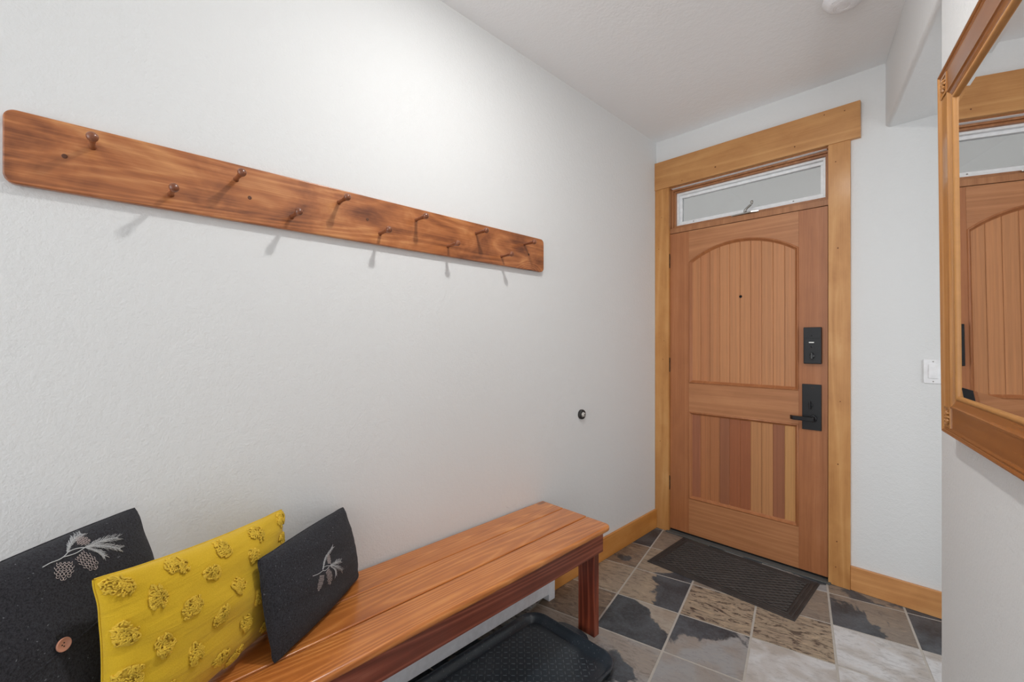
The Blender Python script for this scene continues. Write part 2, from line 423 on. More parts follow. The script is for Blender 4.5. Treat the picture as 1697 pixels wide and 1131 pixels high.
for base, uvs, sp in tiles:
    for k, q in enumerate(uvs):
        vuv[base+k] = q
        AT[0].data[base+k].color = lin(*sp[0]); AT[1].data[base+k].color = (sp[1], sp[2], sp[3], 1); AT[2].data[base+k].color = (sp[4], sp[5], 0, 1)
for lp in me.loops:
    if lp.vertex_index in vuv: uvl.data[lp.index].uv = vuv[lp.vertex_index]
struct(fl)

# baseboards and casings
struct(MB().box(0, .016, -1.32, -.022, 0, .132).build('baseboard_left', M['base_y'], bevel=.003))
struct(MB().box(1.113, 3.0, -.016, 0, 0, .127).build('baseboard_far', M['base_x'], bevel=.003))
def dots(b, pts, y):
    for (x, z, r) in pts: b.lathe([(0, r), (.0006, r)], lambda a, p, q, x=x, z=z: (x+p, y-a, z+q), 10, 1)
b = MB(); b.box(.001, 1.156, -.026, 0, 2.400, 2.592); dots(b, [(.42, 2.45, .005), (.86, 2.44, .004), (1.09, 2.56, .003), (.2, 2.42, .003), (1.0, 2.57, .003)], -.026)
struct(b.build('trim_1', [M['trim_h'], M['knot']], bevel=.0025))
b = MB(); b.box(.001, .103, -.020, 0, 0, 2.400); dots(b, [(.03, 1.98, .003), (.06, 1.2, .003), (.05, 2.2, .0025), (.04, .62, .003), (.07, 1.33, .0025)], -.020)
struct(b.build('trim_2', [M['trim_v'], M['knot']], bevel=.0025))
b = MB(); b.box(1.017, 1.113, -.020, 0, 0, 2.400); dots(b, [(1.05, 2.3, .003), (1.06, 1.83, .004), (1.07, 1.0, .003), (1.06, .66, .0035), (1.055, .24, .0035), (1.05, .1, .003)], -.020)
struct(b.build('trim_3', [M['trim_v'], M['knot']], bevel=.0025))
# jamb (frame that holds door and transom) and threshold
b = MB()
b.box(OX0, .1005, -.002, .12, 0, OZ); b.box(1.0175, OX1, -.002, .12, 0, OZ); b.box(OX0, OX1, .0, .12, 2.392, OZ)
b.box(.1005, .112, .046, .12, 0, 2.07); b.box(1.006, 1.0175, .046, .12, 0, 2.07); b.box(.1005, 1.0175, .046, .12, 2.060, 2.078)
b.box(.1005, 1.0175, .002, .12, 2.0785, 2.112)
struct(b.build('trim_4', M['jamb'], bevel=.0015))
b = MB(); b.box(.1005, .1035, .012, .046, .008, 2.078); b.box(1.0115, 1.0175, .008, .046, .008, 2.078); b.box(.1035, 1.0115, .008, .040, .008, .0205); b.box(.1035, 1.0115, .010, .046, 2.0745, 2.0785)  # dark strips set into the door gaps, standing in for their shade
struct(b.build('door_gap_shade', M['dark']))
struct(MB().box(OX0, OX1, -.040, .12, 0, .008).build('trim_5', M['sill'], bevel=.003))

# ------------------------------------------------------------------ door
D0, D1, DZ0, DZ1 = .1035, 1.0115, .021, 2.0745
T = .044
door = struct(empty('door_1', ((D0+D1)/2, T/2, 0)))
dl = Vector((-(D0+D1)/2, -T/2, 0))
def sh(b):     # world -> door local
    b.v = [(p[0]+dl.x, p[1]+dl.y, p[2]) for p in b.v]; return b
PX0, PX1 = .236, .874
sh(MB().box(D0, PX0, 0, T, DZ0, DZ1)).build('stile', M['door_v'], door, .0012)
sh(MB().box(PX1, D1, 0, T, DZ0, DZ1)).build('stile', M['door_v'], door, .0012)
sh(MB().box(PX0, PX1, 0, T, DZ0, .258)).build('rail', M['door_h'], door, .0008)
sh(MB().box(PX0, PX1, 0, T, .850, 1.042)).build('rail', M['door_h'], door, .0008)
# arched top rail
ZS, ZA = 1.866, 1.971
cxm = (PX0+PX1)/2; hc = (PX1-PX0)/2; Rr = (hc*hc+(ZA-ZS)**2)/(2*(ZA-ZS)); cz = ZA-Rr
def arc(n=32, R=None, x0=None, x1=None):
    R = R or Rr; x0 = PX0 if x0 is None else x0; x1 = PX1 if x1 is None else x1
    return [(x1+(x0-x1)*k/n, cz+math.sqrt(max(0, R*R-(x1+(x0-x1)*k/n-cxm)**2))) for k in range(n+1)]
b = MB(); pts = arc()
poly = pts+[(PX0, DZ1), (PX1, DZ1)]
b.prism(poly, 0, T, lambda p, q, t: (p, t, q))
sh(b).build('rail', M['door_h'], door)
def outline(zb, arch, inset=0):
    x0, x1 = PX0+inset, PX1-inset
    if arch:
        return [(x0, zb+inset), (x1, zb+inset)]+arc(32, Rr-inset, x0, x1)
    return [(x0, zb+inset), (x1, zb+inset), (x1, arch_top-inset), (x0, arch_top-inset)]
def moulding(zb, arch):
    b = MB(); prof = [(0, .000), (.002, -.0035), (.007, -.0045), (.010, -.001), (.013, .006), (.019, .0105), (.022, .0135), (.022, .02)]
    loops = [outline(zb, arch, u) for u, h in prof]; n = len(loops[0]); vs = []
    for (u, h), lp in zip(prof, loops): vs += [(x, h, z) for x, z in lp]
    fs = [(i*n+k, i*n+(k+1) % n, (i+1)*n+(k+1) % n, (i+1)*n+k) for i in range(len(prof)-1) for k in range(n)]
    b.add(vs, fs, 0, True); return sh(b)
m1 = moulding(1.042, True)
m1.build('panel_moulding', M['door_v'], door).modifiers.new('es', 'EDGE_SPLIT').split_angle = math.radians(50)
arch_top = .850
moulding(.258, False).build('panel_moulding', M['door_v'], door).modifiers.new('es', 'EDGE_SPLIT').split_angle = math.radians(50)
def plank_mat(name, r, g, b_):
    return wood_mat(name, tuple(int(c*.88) for c in (r, g, b_)), (r, g, b_), tuple(min(255, int(c*1.1)) for c in (r, g, b_)), 2, 26, .10, 5, .4, .1, .45, .1, 0, .25)
PM = [plank_mat('fir_rose', 158, 98, 68), plank_mat('fir_orange', 172, 110, 68), plank_mat('fir_brown', 150, 94, 64), plank_mat('fir_red', 156, 92, 58), plank_mat('fir_tan', 184, 128, 82), plank_mat('fir_gold', 198, 144, 88), plank_mat('fir_mid', 178, 118, 76), plank_mat('fir_a', 184, 124, 80), plank_mat('fir_b', 180, 119, 76), plank_mat('fir_c', 188, 129, 84)]
def planks(edges, mats, z0, ztop):
    b = MB(); used = []
    for k in range(len(edges)-1):
        x0, x1 = edges[k]+.0008, edges[k+1]-.0008; c = .003; mi = mats[k]
        groove = k+1
        n = 4; xs = [x0]+[x0+c+(x1-x0-2*c)*q/n for q in range(n+1)]+[x1]; ys = [.0135]+[.0115]*(n+1)+[.0135]
        tops = [ztop(x) for x in xs]
        vs = [(x, y, z0) for x, y in zip(xs, ys)]+[(x, y, zt) for x, y, zt in zip(xs, ys, tops)]
        m = len(xs)
        b.add(vs, [(q, q+1, m+q+1, m+q) for q in range(m-1)], mi)
    if z0 > 1: b.prism(arc()+[(PX0, z0), (PX1, z0)], .015, .03, lambda p, q, t: (p, t, q), 6)
    else: b.box(PX0, PX1, .015, .03, z0, .85, 6)
    return sh(b)
E10 = [PX0+.012+k*(PX1-PX0-.024)/10 for k in range(11)]
planks(E10, [7, 8, 7, 9, 9, 9, 7, 9, 9, 9], 1.05, lambda x: cz+math.sqrt(Rr*Rr-(x-cxm)**2)-.006).build('panel', PM, door)
b = planks(E10, [0, 1, 1, 2, 3, 3, 4, 4, 2, 5], .262, lambda x: .846); b.build('panel', PM, door)
# peep hole
b = MB(); b.lathe([(0, .0085), (.003, .0085), (.004, .006), (.0035, .004), (.001, .003)], lambda a, p, q: (.560+p, .0115-a, 1.607+q), 20)
sh(b).build('peephole', M['dark'], door)
# hinges
for z in (1.888, 1.162, .338):
    b = MB(); b.lathe([(-.05, .003), (-.048, .0058), (-.017, .0062), (-.0165, .0052), (.0165, .0052), (.017, .0062), (.048, .0058), (.05, .003)], lambda a, p, q, z=z: (.1005+p, -.006+q, z+a), 12)
    b.box(.0885, .1005, -.004, -.0015, z-.045, z+.045); b.box(.1005, .104, -.003, .0, z-.045, z+.045)
    h = sh(b).build('hinge', M['bronze'], door)
# smart deadbolt, interior side
b = MB(); b.box(.902, .986, -.026, 0, 1.199, 1.404); dbl = sh(b).build('deadbolt_lock', M['black_metal'], door, .004, 3)
dbl['label'] = 'black smart deadbolt housing above the door lever'
b = MB(); b.box(.9025, .9855, -.0265, -.0, 1.3405, 1.4035); sh(b).build('battery_cover', M['black_metal'], dbl, .002); 
for o_ in [dbl.children[0]]: o_.parent = dbl
b = MB(); b.box(.929, .953, -.0275, -.026, 1.316, 1.322); sh(b).build('badge', M['steel'], dbl); 
b = MB(); b.lathe([(0, .0045), (.001, .0045)], lambda a, p, q: (.942+p, -.0262-a, 1.295+q), 16); b.lathe([(0, .003), (.001, .003)], lambda a, p, q: (.942+p, -.0268-a, 1.357+q), 12); sh(b).build('button', M['black_gloss'], dbl)
b = MB(); b.lathe([(0, .0135), (.006, .013), (.008, .012)], lambda a, p, q: (.944+p, -.026-a, 1.243+q), 20); b.box(.9385, .9495, -.048, -.03, 1.226, 1.262)
sh(b).build('thumb_turn', M['black_gloss'], dbl, .0025, 3)
for c_ in dbl.children: c_.matrix_parent_inverse = Matrix.Identity(4)
# handle set plate, thumb turn and lever
b = MB(); b.box(.8925, .984, -.010, 0, .826, 1.083); hs = sh(b).build('handle_plate', M['black_metal'], door, .002, 2)
b = MB(); b.lathe([(0, .013), (.004, .012)], lambda a, p, q: (.934+p, -.010-a, .966+q), 20)
b.prism([(.929, .945), (.938, .945), (.936, .987), (.931, .987)], -.034, -.012, lambda p, q, t: (p, t, q)); sh(b).build('thumb_turn', M['black_metal'], hs, .002)
b = MB(); b.lathe([(0, .021), (.008, .020), (.010, .013), (.048, .012)], lambda a, p, q: (.945+p, -.010-a, .892+q), 24)
b.prism([(.957, -.060), (.957, -.042), (.862, -.044), (.843, -.030), (.838, -.034), (.856, -.056)], .880, .903, lambda p, q, t: (p, q, t))
sh(b).build('lever', M['black_metal'], hs, .002)
b = MB(); b.box(.934, .950, -.0104, -.009, 1.062, 1.066); sh(b).build('badge', M['bronze'], hs)

# ------------------------------------------------------------------ transom window
win = struct(empty('window_1', (.56, .05, 2.11)))
def ring(b, x0, x1, z0, z1, y0, y1, w_, mi=0, wl=None):
    wl = wl or w_
    b.box(x0, x1, y0, y1, z1-w_, z1, mi); b.box(x0, x1, y0, y1, z0, z0+w_, mi); b.box(x0, x0+wl, y0, y1, z0+w_, z1-w_, mi); b.box(x1-wl, x1, y0, y1, z0+w_, z1-w_, mi)
def shw(b): b.v = [(p[0]-.56, p[1]-.05, p[2]-2.11) for p in b.v]; return b
b = MB(); ring(b, .1005, 1.0175, 2.112, 2.392, .028, .12, .012); ring(b, .1125, 1.0055, 2.124, 2.380, .042, .12, .012)
shw(b).build('wood_frame', M['jamb'], win, .0015)
b = MB(); b.box(.1125, 1.0055, .002, .028, 2.3905, 2.3925); shw(b).build('head_liner', M['vinyl'], win)
b = MB(); ring(b, .1245, .9935, 2.136, 2.368, .060, .105, .014); shw(b).build('window_frame', M['vinyl'], win, .0015)
b = MB(); ring(b, .1385, .9795, 2.150, 2.354, .080, .11, .020, 0, .016); sash = shw(b).build('sash', M['vinyl'], win, .002)
b = MB(); b.box(.1545, .9635, .094, .098, 2.170, 2.334); shw(b).build('pane', M['glass'], sash)
b = MB(); b.box(.150, .968, .1095, .1105, 2.165, 2.339); shw(b).build('insect_screen', M['screen'], win)
b = MB()   # awning latch: base plate and cranked arm
b.prism([(.50, .022), (.62, .010), (.66, .018), (.65, .034), (.56, .058), (.52, .056)], 2.124, 2.131, lambda p, q, t: (p, q, t))
b.tube([(.575, .045, 2.131), (.575, .045, 2.152), (.59, .040, 2.165), (.612, .034, 2.178), (.618, .032, 2.186)], [.010, .008, .0065, .006, .007], 10)
b.lathe([(-.010, .004), (-.006, .008), (.006, .008), (.010, .004)], lambda a, p, q: (.618+p, .032+q, 2.192+a), 14)
shw(b).build('latch', M['steel'], win, 0)
for x in (.235, .83): shw(MB().lathe([(0, .004), (.002, .004)], lambda a, p, q: (x+p, .0795-a, 2.158+q), 10)).build('screw', M['steel'], win)
# porch wall and soffit beyond the transom
struct(MB().box(-1.5, 3.5, 2.2, 2.3, -.3, 4.2).build('wall_porch', M['porch']))

# ------------------------------------------------------------------ light switch, door stop, smoke detector, ceiling lamp
sw = tag(empty('light_switch', (1.431, 0, 1.121)), 'white rocker light switch on the wall right of the door', 'light switch')
MB().box(-.035, .035, -.006, 0, 0, .116).build('cover_plate', M['white_plastic'], sw, .002)
MB().box(-.0165, .0165, -.010, -.005, .0245, .0915).build('rocker', M['white_plastic'], sw, .0015)
for z in (.010, .106): MB().lathe([(0, .003), (.0012, .0025)], lambda a, p, q: (p, -.006-a, z+q), 10).build('screw', M['steel'], sw)

ds = tag(empty('door_stop', (0, -.897, .907)), 'small round black door stop bumper on the wall left of the door', 'door stop')
b = MB(); b.lathe([(0, .027), (.010, .028), (.016, .026), (.019, .021), (.016, .016), (.010, .014)], lambda a, p, q: (a, p, q), 28); b.build('rubber_ring', M['rubber'], ds)
b = MB(); b.lathe([(.008, .0145), (.018, .0145), (.024, .012), (.027, .007), (.0275, .002)], lambda a, p, q: (a, p, q), 20); b.build('bumper_tip', M['rubber_pale'], ds)
b = MB(); b.lathe([(.026, .004), (.029, .0035)], lambda a, p, q: (a, p, q), 12); b.build('screw', M['dark'], ds)

sd = tag(empty('smoke_detector', (1.186, -.690, CEIL)), 'round white smoke detector on the ceiling near the top edge', 'smoke detector')
b = MB(); b.lathe([(0, .075), (-.012, .075), (-.016, .070), (-.030, .062), (-.038, .050), (-.041, .03), (-.041, .002)], lambda a, p, q: (p, q, a), 36); b.build('housing', M['white_plastic'], sd)
b = MB()
for k in range(5):
    r = .022+.008*k; b.tube([(r*math.cos(a), r*math.sin(a), -.0405+.0006*k*k*.6) for a in [j*PI/12+k for j in range(14)]], .0016, 6)
b.build('vent_ridge', M['white_plastic'], sd)

cl = tag(empty('ceiling_lamp', (.86, -1.96, CEIL)), 'slim round white flush ceiling lamp above the hall', 'lamp')
b = MB(); b.lathe([(0, .088), (-.006, .088), (-.012, .084), (-.013, .072)], lambda a, p, q: (p, q, a), 36); b.build('trim_ring', M['white_plastic'], cl)
b = MB(); b.lathe([(-.010, .072), (-.016, .066), (-.019, .050), (-.020, .02), (-.020, .002)], lambda a, p, q: (p, q, a), 32); b.build('diffuser', M['globe'], cl)

# ------------------------------------------------------------------ peg rack
RX, RY0, RY1, RZ0, RZ1 = .020, -3.062, -1.238, 1.681, 1.849
rk = tag(empty('peg_rack', (0, (RY0+RY1)/2, (RZ0+RZ1)/2)), 'long stained pine coat rack board with eleven turned pegs on the left wall', 'coat rack')
hl, hh, r = (RY1-RY0)/2, (RZ1-RZ0)/2, .021
poly = []
for (cy, c_z, a0) in ((hl-r, hh-r, 0), (-hl+r, hh-r, 90), (-hl+r, -hh+r, 180), (hl-r, -hh+r, 270)):
    for k in range(9): a = math.radians(a0+k*90/8); poly.append((cy+r*math.cos(a), c_z+r*math.sin(a)))
b = MB(); b.prism(poly, .0005, RX, lambda p, q, t: (t, p, q)); b.build('board', M['rack'], rk, .004, 3)
pegprof = [(-.004, .0085), (.0, .0080), (.004, .0062), (.015, .0056), (.035, .0062), (.048, .0074), (.054, .0066), (.0575, .0060), (.060, .0090), (.064, .0112), (.069, .0116), (.0735, .0100), (.0765, .006), (.0775, .001)]
b = MB(); b.lathe(pegprof, lambda a, p, q: (a, p, q), 18)
peg0 = b.build('peg', M['peg'], rk)
ymid, zmid = (RY0+RY1)/2, (RZ0+RZ1)/2
for k in range(11):
    p = peg0 if k == 0 else peg0.copy()
    if k: COL.objects.link(p); p.parent = rk
    p.location = (RX, -2.917+.1533*k-ymid, (1.803 if k % 2 == 0 else 1.722)-zmid)
    p.rotation_euler = (0, math.radians(-1.5+random.uniform(-1, 1)), math.radians(random.uniform(-1, 1)))
b = MB(); b.lathe([(0, .0055), (.0012, .0048), (.0008, .003), (.0004, .001)], lambda a, p, q: (a, p, q), 14)
pl0 = b.build('screw_plug', M['plug'], rk)
for k, (y, z) in enumerate([(-2.965, 1.766), (-2.575, 1.757), (-2.20, 1.765), (-1.800, 1.747), (-1.352, 1.757)]):
    p = pl0 if k == 0 else pl0.copy()
    if k: COL.objects.link(p); p.parent = rk
    p.location = (RX, y-ymid, z-zmid)

# ------------------------------------------------------------------ bench
BY0, BY1, BZ = -3.07, -1.236, .500
be = tag(empty('bench', (.2, (BY0+BY1)/2, 0)), 'long low stained pine bench with a three-board top along the left wall', 'bench')
bx0, byc = .2, (BY0+BY1)/2
def bl(b): b.v = [(p[0]-bx0, p[1]-byc, p[2]) for p in b.v]; return b
for k, (x0, x1) in enumerate([(.010, .146), (.149, .285), (.288, .424)]):
    y1 = BY1-.0*k
    if k == 2:
        rr = .028; poly = [(x0, BY0), (x1-rr, BY0)]+[(x1-rr+rr*math.sin(a), BY0+rr-rr*math.cos(a)) for a in [PI/2*q/6 for q in range(1, 7)]]+[(x1-rr+rr*math.cos(a), y1-rr+rr*math.sin(a)) for a in [PI/2*q/6 for q in range(0, 7)]]+[(x0, y1)]
    else: poly = [(x0, BY0), (x1, BY0), (x1, y1), (x0, y1)]
    b = MB(); b.prism(poly, BZ-.026, BZ, lambda p, q, t: (p, q, t))
    bl(b).build('seat_board', M['bench'], be, .0045 if k < 2 else .009, 3)
bl(MB().box(.379, .399, BY0+.03, -1.266, .380, .474)).build('apron', M['bench_red'], be, .002)
bl(MB().box(.001, .030, BY0+.03, -1.266, .400, .4745)).build('wall_cleat', M['bench_red'], be, .002)
for y in (-1.286, -2.15, BY0+.07): bl(MB().box(.03, .379, y-.03 if y != -1.286 else -1.306, y if y != -1.286 else -1.268, .400, .474)).build('cross_brace', M['bench_red'], be, .002)
for y0, y1 in ((-1.306, -1.270), (BY0+.034, BY0+.07)):
    b = MB(); b.box(.290, .3785, y0, y1, 0, .400)
    bl(b).build('leg', M['bench_leg'], be, .002)

# ------------------------------------------------------------------ baseboard heater
ht = tag(empty('baseboard_heater', (0, -2.1, 0)), 'white metal baseboard heater under the bench', 'heater')
def hl_(b): b.v = [(p[0], p[1]+2.1, p[2]) for p in b.v]; return b
b = MB(); prof = [(.017, .185), (.035, .185), (.060, .150), (.060, .038), (.058, .038), (.058, .148), (.034, .182), (.017, .182)]
b.prism(prof, -3.0, -1.203, lambda p, q, t: (p, t, q)); hl_(b).build('front_cover', M['heater'], ht, .001)
b = MB(); b.prism([(.001, .002), (.062, .002), (.062, .152), (.036, .188), (.001, .188)], -1.246, -1.200, lambda p, q, t: (p, t, q)); hl_(b).build('end_cap', M['heater'], ht, .002)
hl_(MB().box(.001, .016, -3.0, -1.25, .01, .18)).build('back_plate', M['dark'], ht)
b = MB(); b.tube([(.035, -3.0, .08), (.035, -1.25, .08)], .012, 10); hl_(b).build('heating_pipe', M['dark'], ht)

# ------------------------------------------------------------------ boot tray
tr = tag(empty('boot_tray', (.32, -1.85, 0)), 'black plastic boot tray with raised tread pattern on the floor under the bench', 'tray')
tx0, tx1, ty0, ty1, tr_ = .080-.32, .566-.32, -2.36+1.85, -1.380+1.85, .085
def rr_loop(inset, z, n=8):
    out = []; rad = max(.01, tr_-inset)
    for (cx, cy, a0) in ((tx1-tr_, ty1-tr_, 0), (tx0+tr_, ty1-tr_, 90), (tx0+tr_, ty0+tr_, 180), (tx1-tr_, ty0+tr_, 270)):
        for k in range(n+1): a = math.radians(a0+90*k/n); out.append((cx+rad*math.cos(a), cy+rad*math.sin(a), z))
    return out
prof = [(.014, .0015), (.004, .030), (.0, .034), (.0, .038), (.004, .040), (.010, .038), (.020, .026), (.030, .0085), (.036, .0065)]
b = MB(); loops = [rr_loop(i, z) for i, z in prof]; n = len(loops[0]); vs = sum(loops, [])
fs = [(i*n+k, i*n+(k+1) % n, (i+1)*n+(k+1) % n, (i+1)*n+k) for i in range(len(prof)-1) for k in range(n)]
b.add(vs, fs, 0, True); b.add(loops[0], [tuple(range(n-1, -1, -1))]); b.add(loops[-1], [tuple(range(n))])
s_ = .0225; nx = int((tx1-tx0-.09)/s_); ny = int((ty1-ty0-.09)/s_)
for i in range(nx):
    for j in range(ny):
        x = tx0+.05+i*s_; y = ty0+.05+j*s_; l, wd_ = .0075, .0013
        px, py = x-.32+.32, y
        # keep clear of the round corners
        dx = max(0, abs(x-(tx0+tx1)/2)-((tx1-tx0)/2-tr_)); dy = max(0, abs(y-(ty0+ty1)/2)-((ty1-ty0)/2-tr_))
        if dx*dx+dy*dy > (tr_-.045)**2 and dx > 0 and dy > 0: continue
        a = PI/4 if (i+j) % 2 else -PI/4
        ux, uy = math.cos(a), math.sin(a); vx, vy = -uy, ux
        q = [(x+ux*l*s1+vx*wd_*s2, y+uy*l*s1+vy*wd_*s2) for s1, s2 in ((-1, 0), (-.6, -1), (.6, -1), (1, 0), (.6, 1), (-.6, 1))]
        b.prism(q, .0062, .0084, lambda p, r2, t: (p, r2, t), 1)
b.build('tray_body', [M['tray'], M['tray_worn']], tr)
b = MB(); hp = [(-.100, .458), (-.090, .478), (-.068, .494), (-.03, .501), (.02, .501), (.055, .494), (.075, .478), (.085, .458)]
b.prism([(x, y) for x, y in hp], .020, .026, lambda p, q, t: (p, q, t+.009)); b.build('handle', M['tray'], tr, .0015)

# ------------------------------------------------------------------ doormat
dm = tag(empty('doormat', (.597, -.292, 0), (0, 0, math.radians(-1.6))), 'dark brown rubber doormat with a woven relief in front of the door', 'doormat')
hx, hy = .385, .233
def rect(i, z): return [(-hx+i, -hy+i, z), (hx-i, -hy+i, z), (hx-i, hy-i, z), (-hx+i, hy-i, z)]
prof = [(0, .0005), (0, .003), (.004, .006), (.012, .006), (.014, .004), (.018, .004), (.021, .0072), (.030, .0072), (.033, .004), (.037, .004), (.040, .0075), (.046, .0075), (.049, .0035)]
b = MB(); vs = sum([rect(i, z) for i, z in prof], []); 
b.add(vs, [(i*4+k, i*4+(k+1) % 4, (i+1)*4+(k+1) % 4, (i+1)*4+k) for i in range(len(prof)-1) for k in range(4)]+[(3, 2, 1, 0), tuple(range(len(vs)-4, len(vs)))])
ix, iy = hx-.050, hy-.050; ny = 22
for j in range(ny):
    y = -iy+(j+.5)*2*iy/ny; pts = []; n_ = 150
    for q in range(n_+1):
        x = -ix+2*ix*q/n_; ph = 2*PI*x/.046+(PI if j % 2 else 0)
        pts.append((x, max(-iy, min(iy, y+.0030*math.sin(ph))), .0052+.0016*math.cos(ph)))
    b.tube(pts, .0036, 6, 1)
b.build('mat_body', [M['doormat'], M['doormat_lit_ridge']], dm)

# ------------------------------------------------------------------ wall mirror
mr = tag(empty('wall_mirror', W3(1.220, .002, 1.0685), (math.radians(.5), 0, -(PI/2-A))), 'large wooden framed mirror with carved corner blocks on the right wall', 'mirror')
MW, MH = .86, 1.004
# local: x along wall, y = -distance from wall, z up
fprof = [(0, 0), (0, .026), (.0015, .0305), (.004, .0335), (.007, .034), (.010, .0325), (.012, .0298), (.014, .0305), (.017, .0312), (.019, .030), (.021, .0288), (.023, .0285),
         (.074, .0285), (.0755, .0302), (.078, .0307), (.0805, .0302), (.082, .0285), (.088, .0262), (.096, .0242), (.100, .0236)]
gprof = [(.100, .0236), (.102, .0255), (.105, .026), (.108, .0252), (.110, .0225), (.1105, .0165)]
def sweep_side(prof, side):
    def P_(u, h, e):   # e: 0/1 ends with mitre
        if side == 'L': return (u, -h, u if e == 0 else MH-u)
        if side == 'R': return (MW-u, -h, u if e == 0 else MH-u)
        if side == 'B': return (u if e == 0 else MW-u, -h, u)
        return (u if e == 0 else MW-u, -h, MH-u)
    vs = []; n = 2
    for u, h in prof: vs += [P_(u, h, 0), P_(u, h, 1)]
    fs = [(2*i, 2*i+1, 2*i+3, 2*i+2) for i in range(len(prof)-1)]
    return vs, fs
for side, nm, mt in (('L', 'frame_stile', 'frame_v'), ('R', 'frame_stile', 'frame_v'), ('B', 'frame_rail', 'frame_h'), ('T', 'frame_rail', 'frame_h')):
    b = MB(); vs, fs = sweep_side(fprof+[(.1105, .010), (.1105, 0)], side); b.add(vs, fs, 0, True)
    o = b.build(nm, M[mt], mr); o.modifiers.new('es', 'EDGE_SPLIT').split_angle = math.radians(35)
b = MB()
for side in 'LRBT': vs, fs = sweep_side(gprof, side); b.add(vs, fs, 0, True)
b.build('gilt_bead', M['gold'], mr)
# carved corner blocks
def carved(cx_, cz_):
    b = MB(); h = .025
    b.box(cx_-h, cx_+h, -.0292, -.02, cz_-h, cz_+h)
    for s1 in (-1, 1):
        b.box(cx_+s1*h-.003, cx_+s1*h+.003, -.0312, -.026, cz_-h-.002, cz_+h+.002); b.box(cx_-h, cx_+h, -.0312, -.026, cz_+s1*h-.003, cz_+s1*h+.003)
    for k in range(8):
        a = k*PI/4; b.tube([(cx_+.004*math.cos(a), -.0300, cz_+.004*math.sin(a)), (cx_+.011*math.cos(a+.15), -.0315, cz_+.011*math.sin(a+.15)), (cx_+.015*math.cos(a+.1), -.0310, cz_+.015*math.sin(a+.1)), (cx_+.018*math.cos(a-.1), -.0290, cz_+.018*math.sin(a-.1))], [.0015, .0042, .0038, .001], 8)
    b.lathe([(0, .006), (.003, .0055), (.0045, .003), (.005, .001)], lambda a, p, q: (cx_+p, -.0300-a, cz_+q), 12)
    return b.build('corner_block', M['frame_v'], mr, .001)
for cx_ in (.0485, MW-.0485):
    for cz_ in (.0485, MH-.0485): carved(cx_, cz_)
# bevelled glass
gi, gb = .110, .137
b = MB()
def gr(i, y): return [(i, y, i), (MW-i, y, i), (MW-i, y, MH-i), (i, y, MH-i)]
b.add(gr(gi, -.0185)+gr(gb, -.0205), [(k, (k+1) % 4, 4+(k+1) % 4, 4+k) for k in range(4)]+[(4, 5, 6, 7)])
b.build('mirror_glass', M['mirror'], mr)

# ------------------------------------------------------------------ cushions
PIL = {
 'p1': dict(c=((.35, -3.19, .885), (.05, -2.841, .899), (.14, -2.77, .505), (.44, -3.12, .505)), T=.070, a=-.035),
 'p2': dict(c=((.335, -2.918, .858), (.06, -2.499, .806), (.10, -2.50, .505), (.395, -2.92, .505)), T=.066, a=.06),
 'p3': dict(c=((.235, -2.605, .750), (.035, -2.297, .752), (.057, -2.255, .505), (.296, -2.585, .505)), T=.054, a=-.035),
}
def pil_pt(k, u, v, side=1, off=0.0, raw=False):
    d = PIL[k]; TL, TR, BR, BL = d['c']; a = d['a']
    uu = u*(1-a*(1-v*v)); vv = v*(1-a*(1-u*u)); s = (uu+1)/2; t = (vv+1)/2
    p = [(BL[i]*(1-s)+BR[i]*s)*(1-t)+(TL[i]*(1-s)+TR[i]*s)*t for i in range(3)]
    e1 = [(BR[i]-BL[i]+TR[i]-TL[i])/2 for i in range(3)]; e2 = [(TL[i]-BL[i]+TR[i]-BR[i])/2 for i in range(3)]
    n = Vector(e1).cross(Vector(e2)).normalized()
    if n.x < 0: n = -n
    wr = 0
    if side == 1 and not raw:
        wr = .0022*math.sin(9*v+3*u+{'p1': 0, 'p2': 1, 'p3': 2}[k])*(1-abs(u))**.5+{'p1': .004, 'p2': .008, 'p3': .004}[k]*(math.sin(23*v+5*u)+.6*math.sin(37*v-3*u+1))*max(0, abs(u)-.45)
    h = d['T']*(max(0, 1-u*u)*max(0, 1-v*v))**.42*(side if side == 1 else -.5)+off*side+wr*(1-u*u)*(1-v*v)*2+({'p1': .006, 'p2': .004, 'p3': .004}[k]*math.sin(14*(u-v))*(abs(u*v))**3 if side == 1 else 0)
    q = Vector(p)+n*h
    q.x = max(q.x, .004+ (off if side == 1 else 0)); q.z = max(q.z, .5015)
    return q
def cushion(k, name, label, mat, part='cover'):
    d = PIL[k]; TL, TR, BR, BL = [Vector(c) for c in d['c']]
    base = (BL+BR)/2
    root = tag(empty(name, (base.x, base.y, .5)), label, 'cushion', 'cushions on the bench')
    n = 44; vs = []; fs = []; idx = {}
    for side in (1, -1):
        for i in range(n+1):
            for j in range(n+1):
                u = math.sin((i/n-.5)*PI*.999)/math.sin(.5*PI*.999); v = math.sin((j/n-.5)*PI*.999)/math.sin(.5*PI*.999)
                if side == -1 and (i in (0, n) or j in (0, n)): idx[(side, i, j)] = idx[(1, i, j)]; continue
                idx[(side, i, j)] = len(vs); vs.append(pil_pt(k, u, v, side)-root.location)
    for side in (1, -1):
        for i in range(n):
            for j in range(n): fs.append(tuple(idx[(side, a, c)] for a, c in ((i, j), (i+1, j), (i+1, j+1), (i, j+1))))
    b = MB(); b.add(vs, fs, 0, True); b.build(part, mat, root)
    # piped seam
    b = MB(); pts = []
    for q in range(160):
        t = q/160*4; e, f = int(t), t-int(t); f = -1+2*f
        u, v = ((f, 1), (1, -f), (-f, -1), (-1, f))[e]; pts.append(pil_pt(k, u, v, 1)-root.location)
    pts.append(pts[0])
    b.tube(pts, .0022, 6, cap=False); b.build('seam', mat, root)
    return root
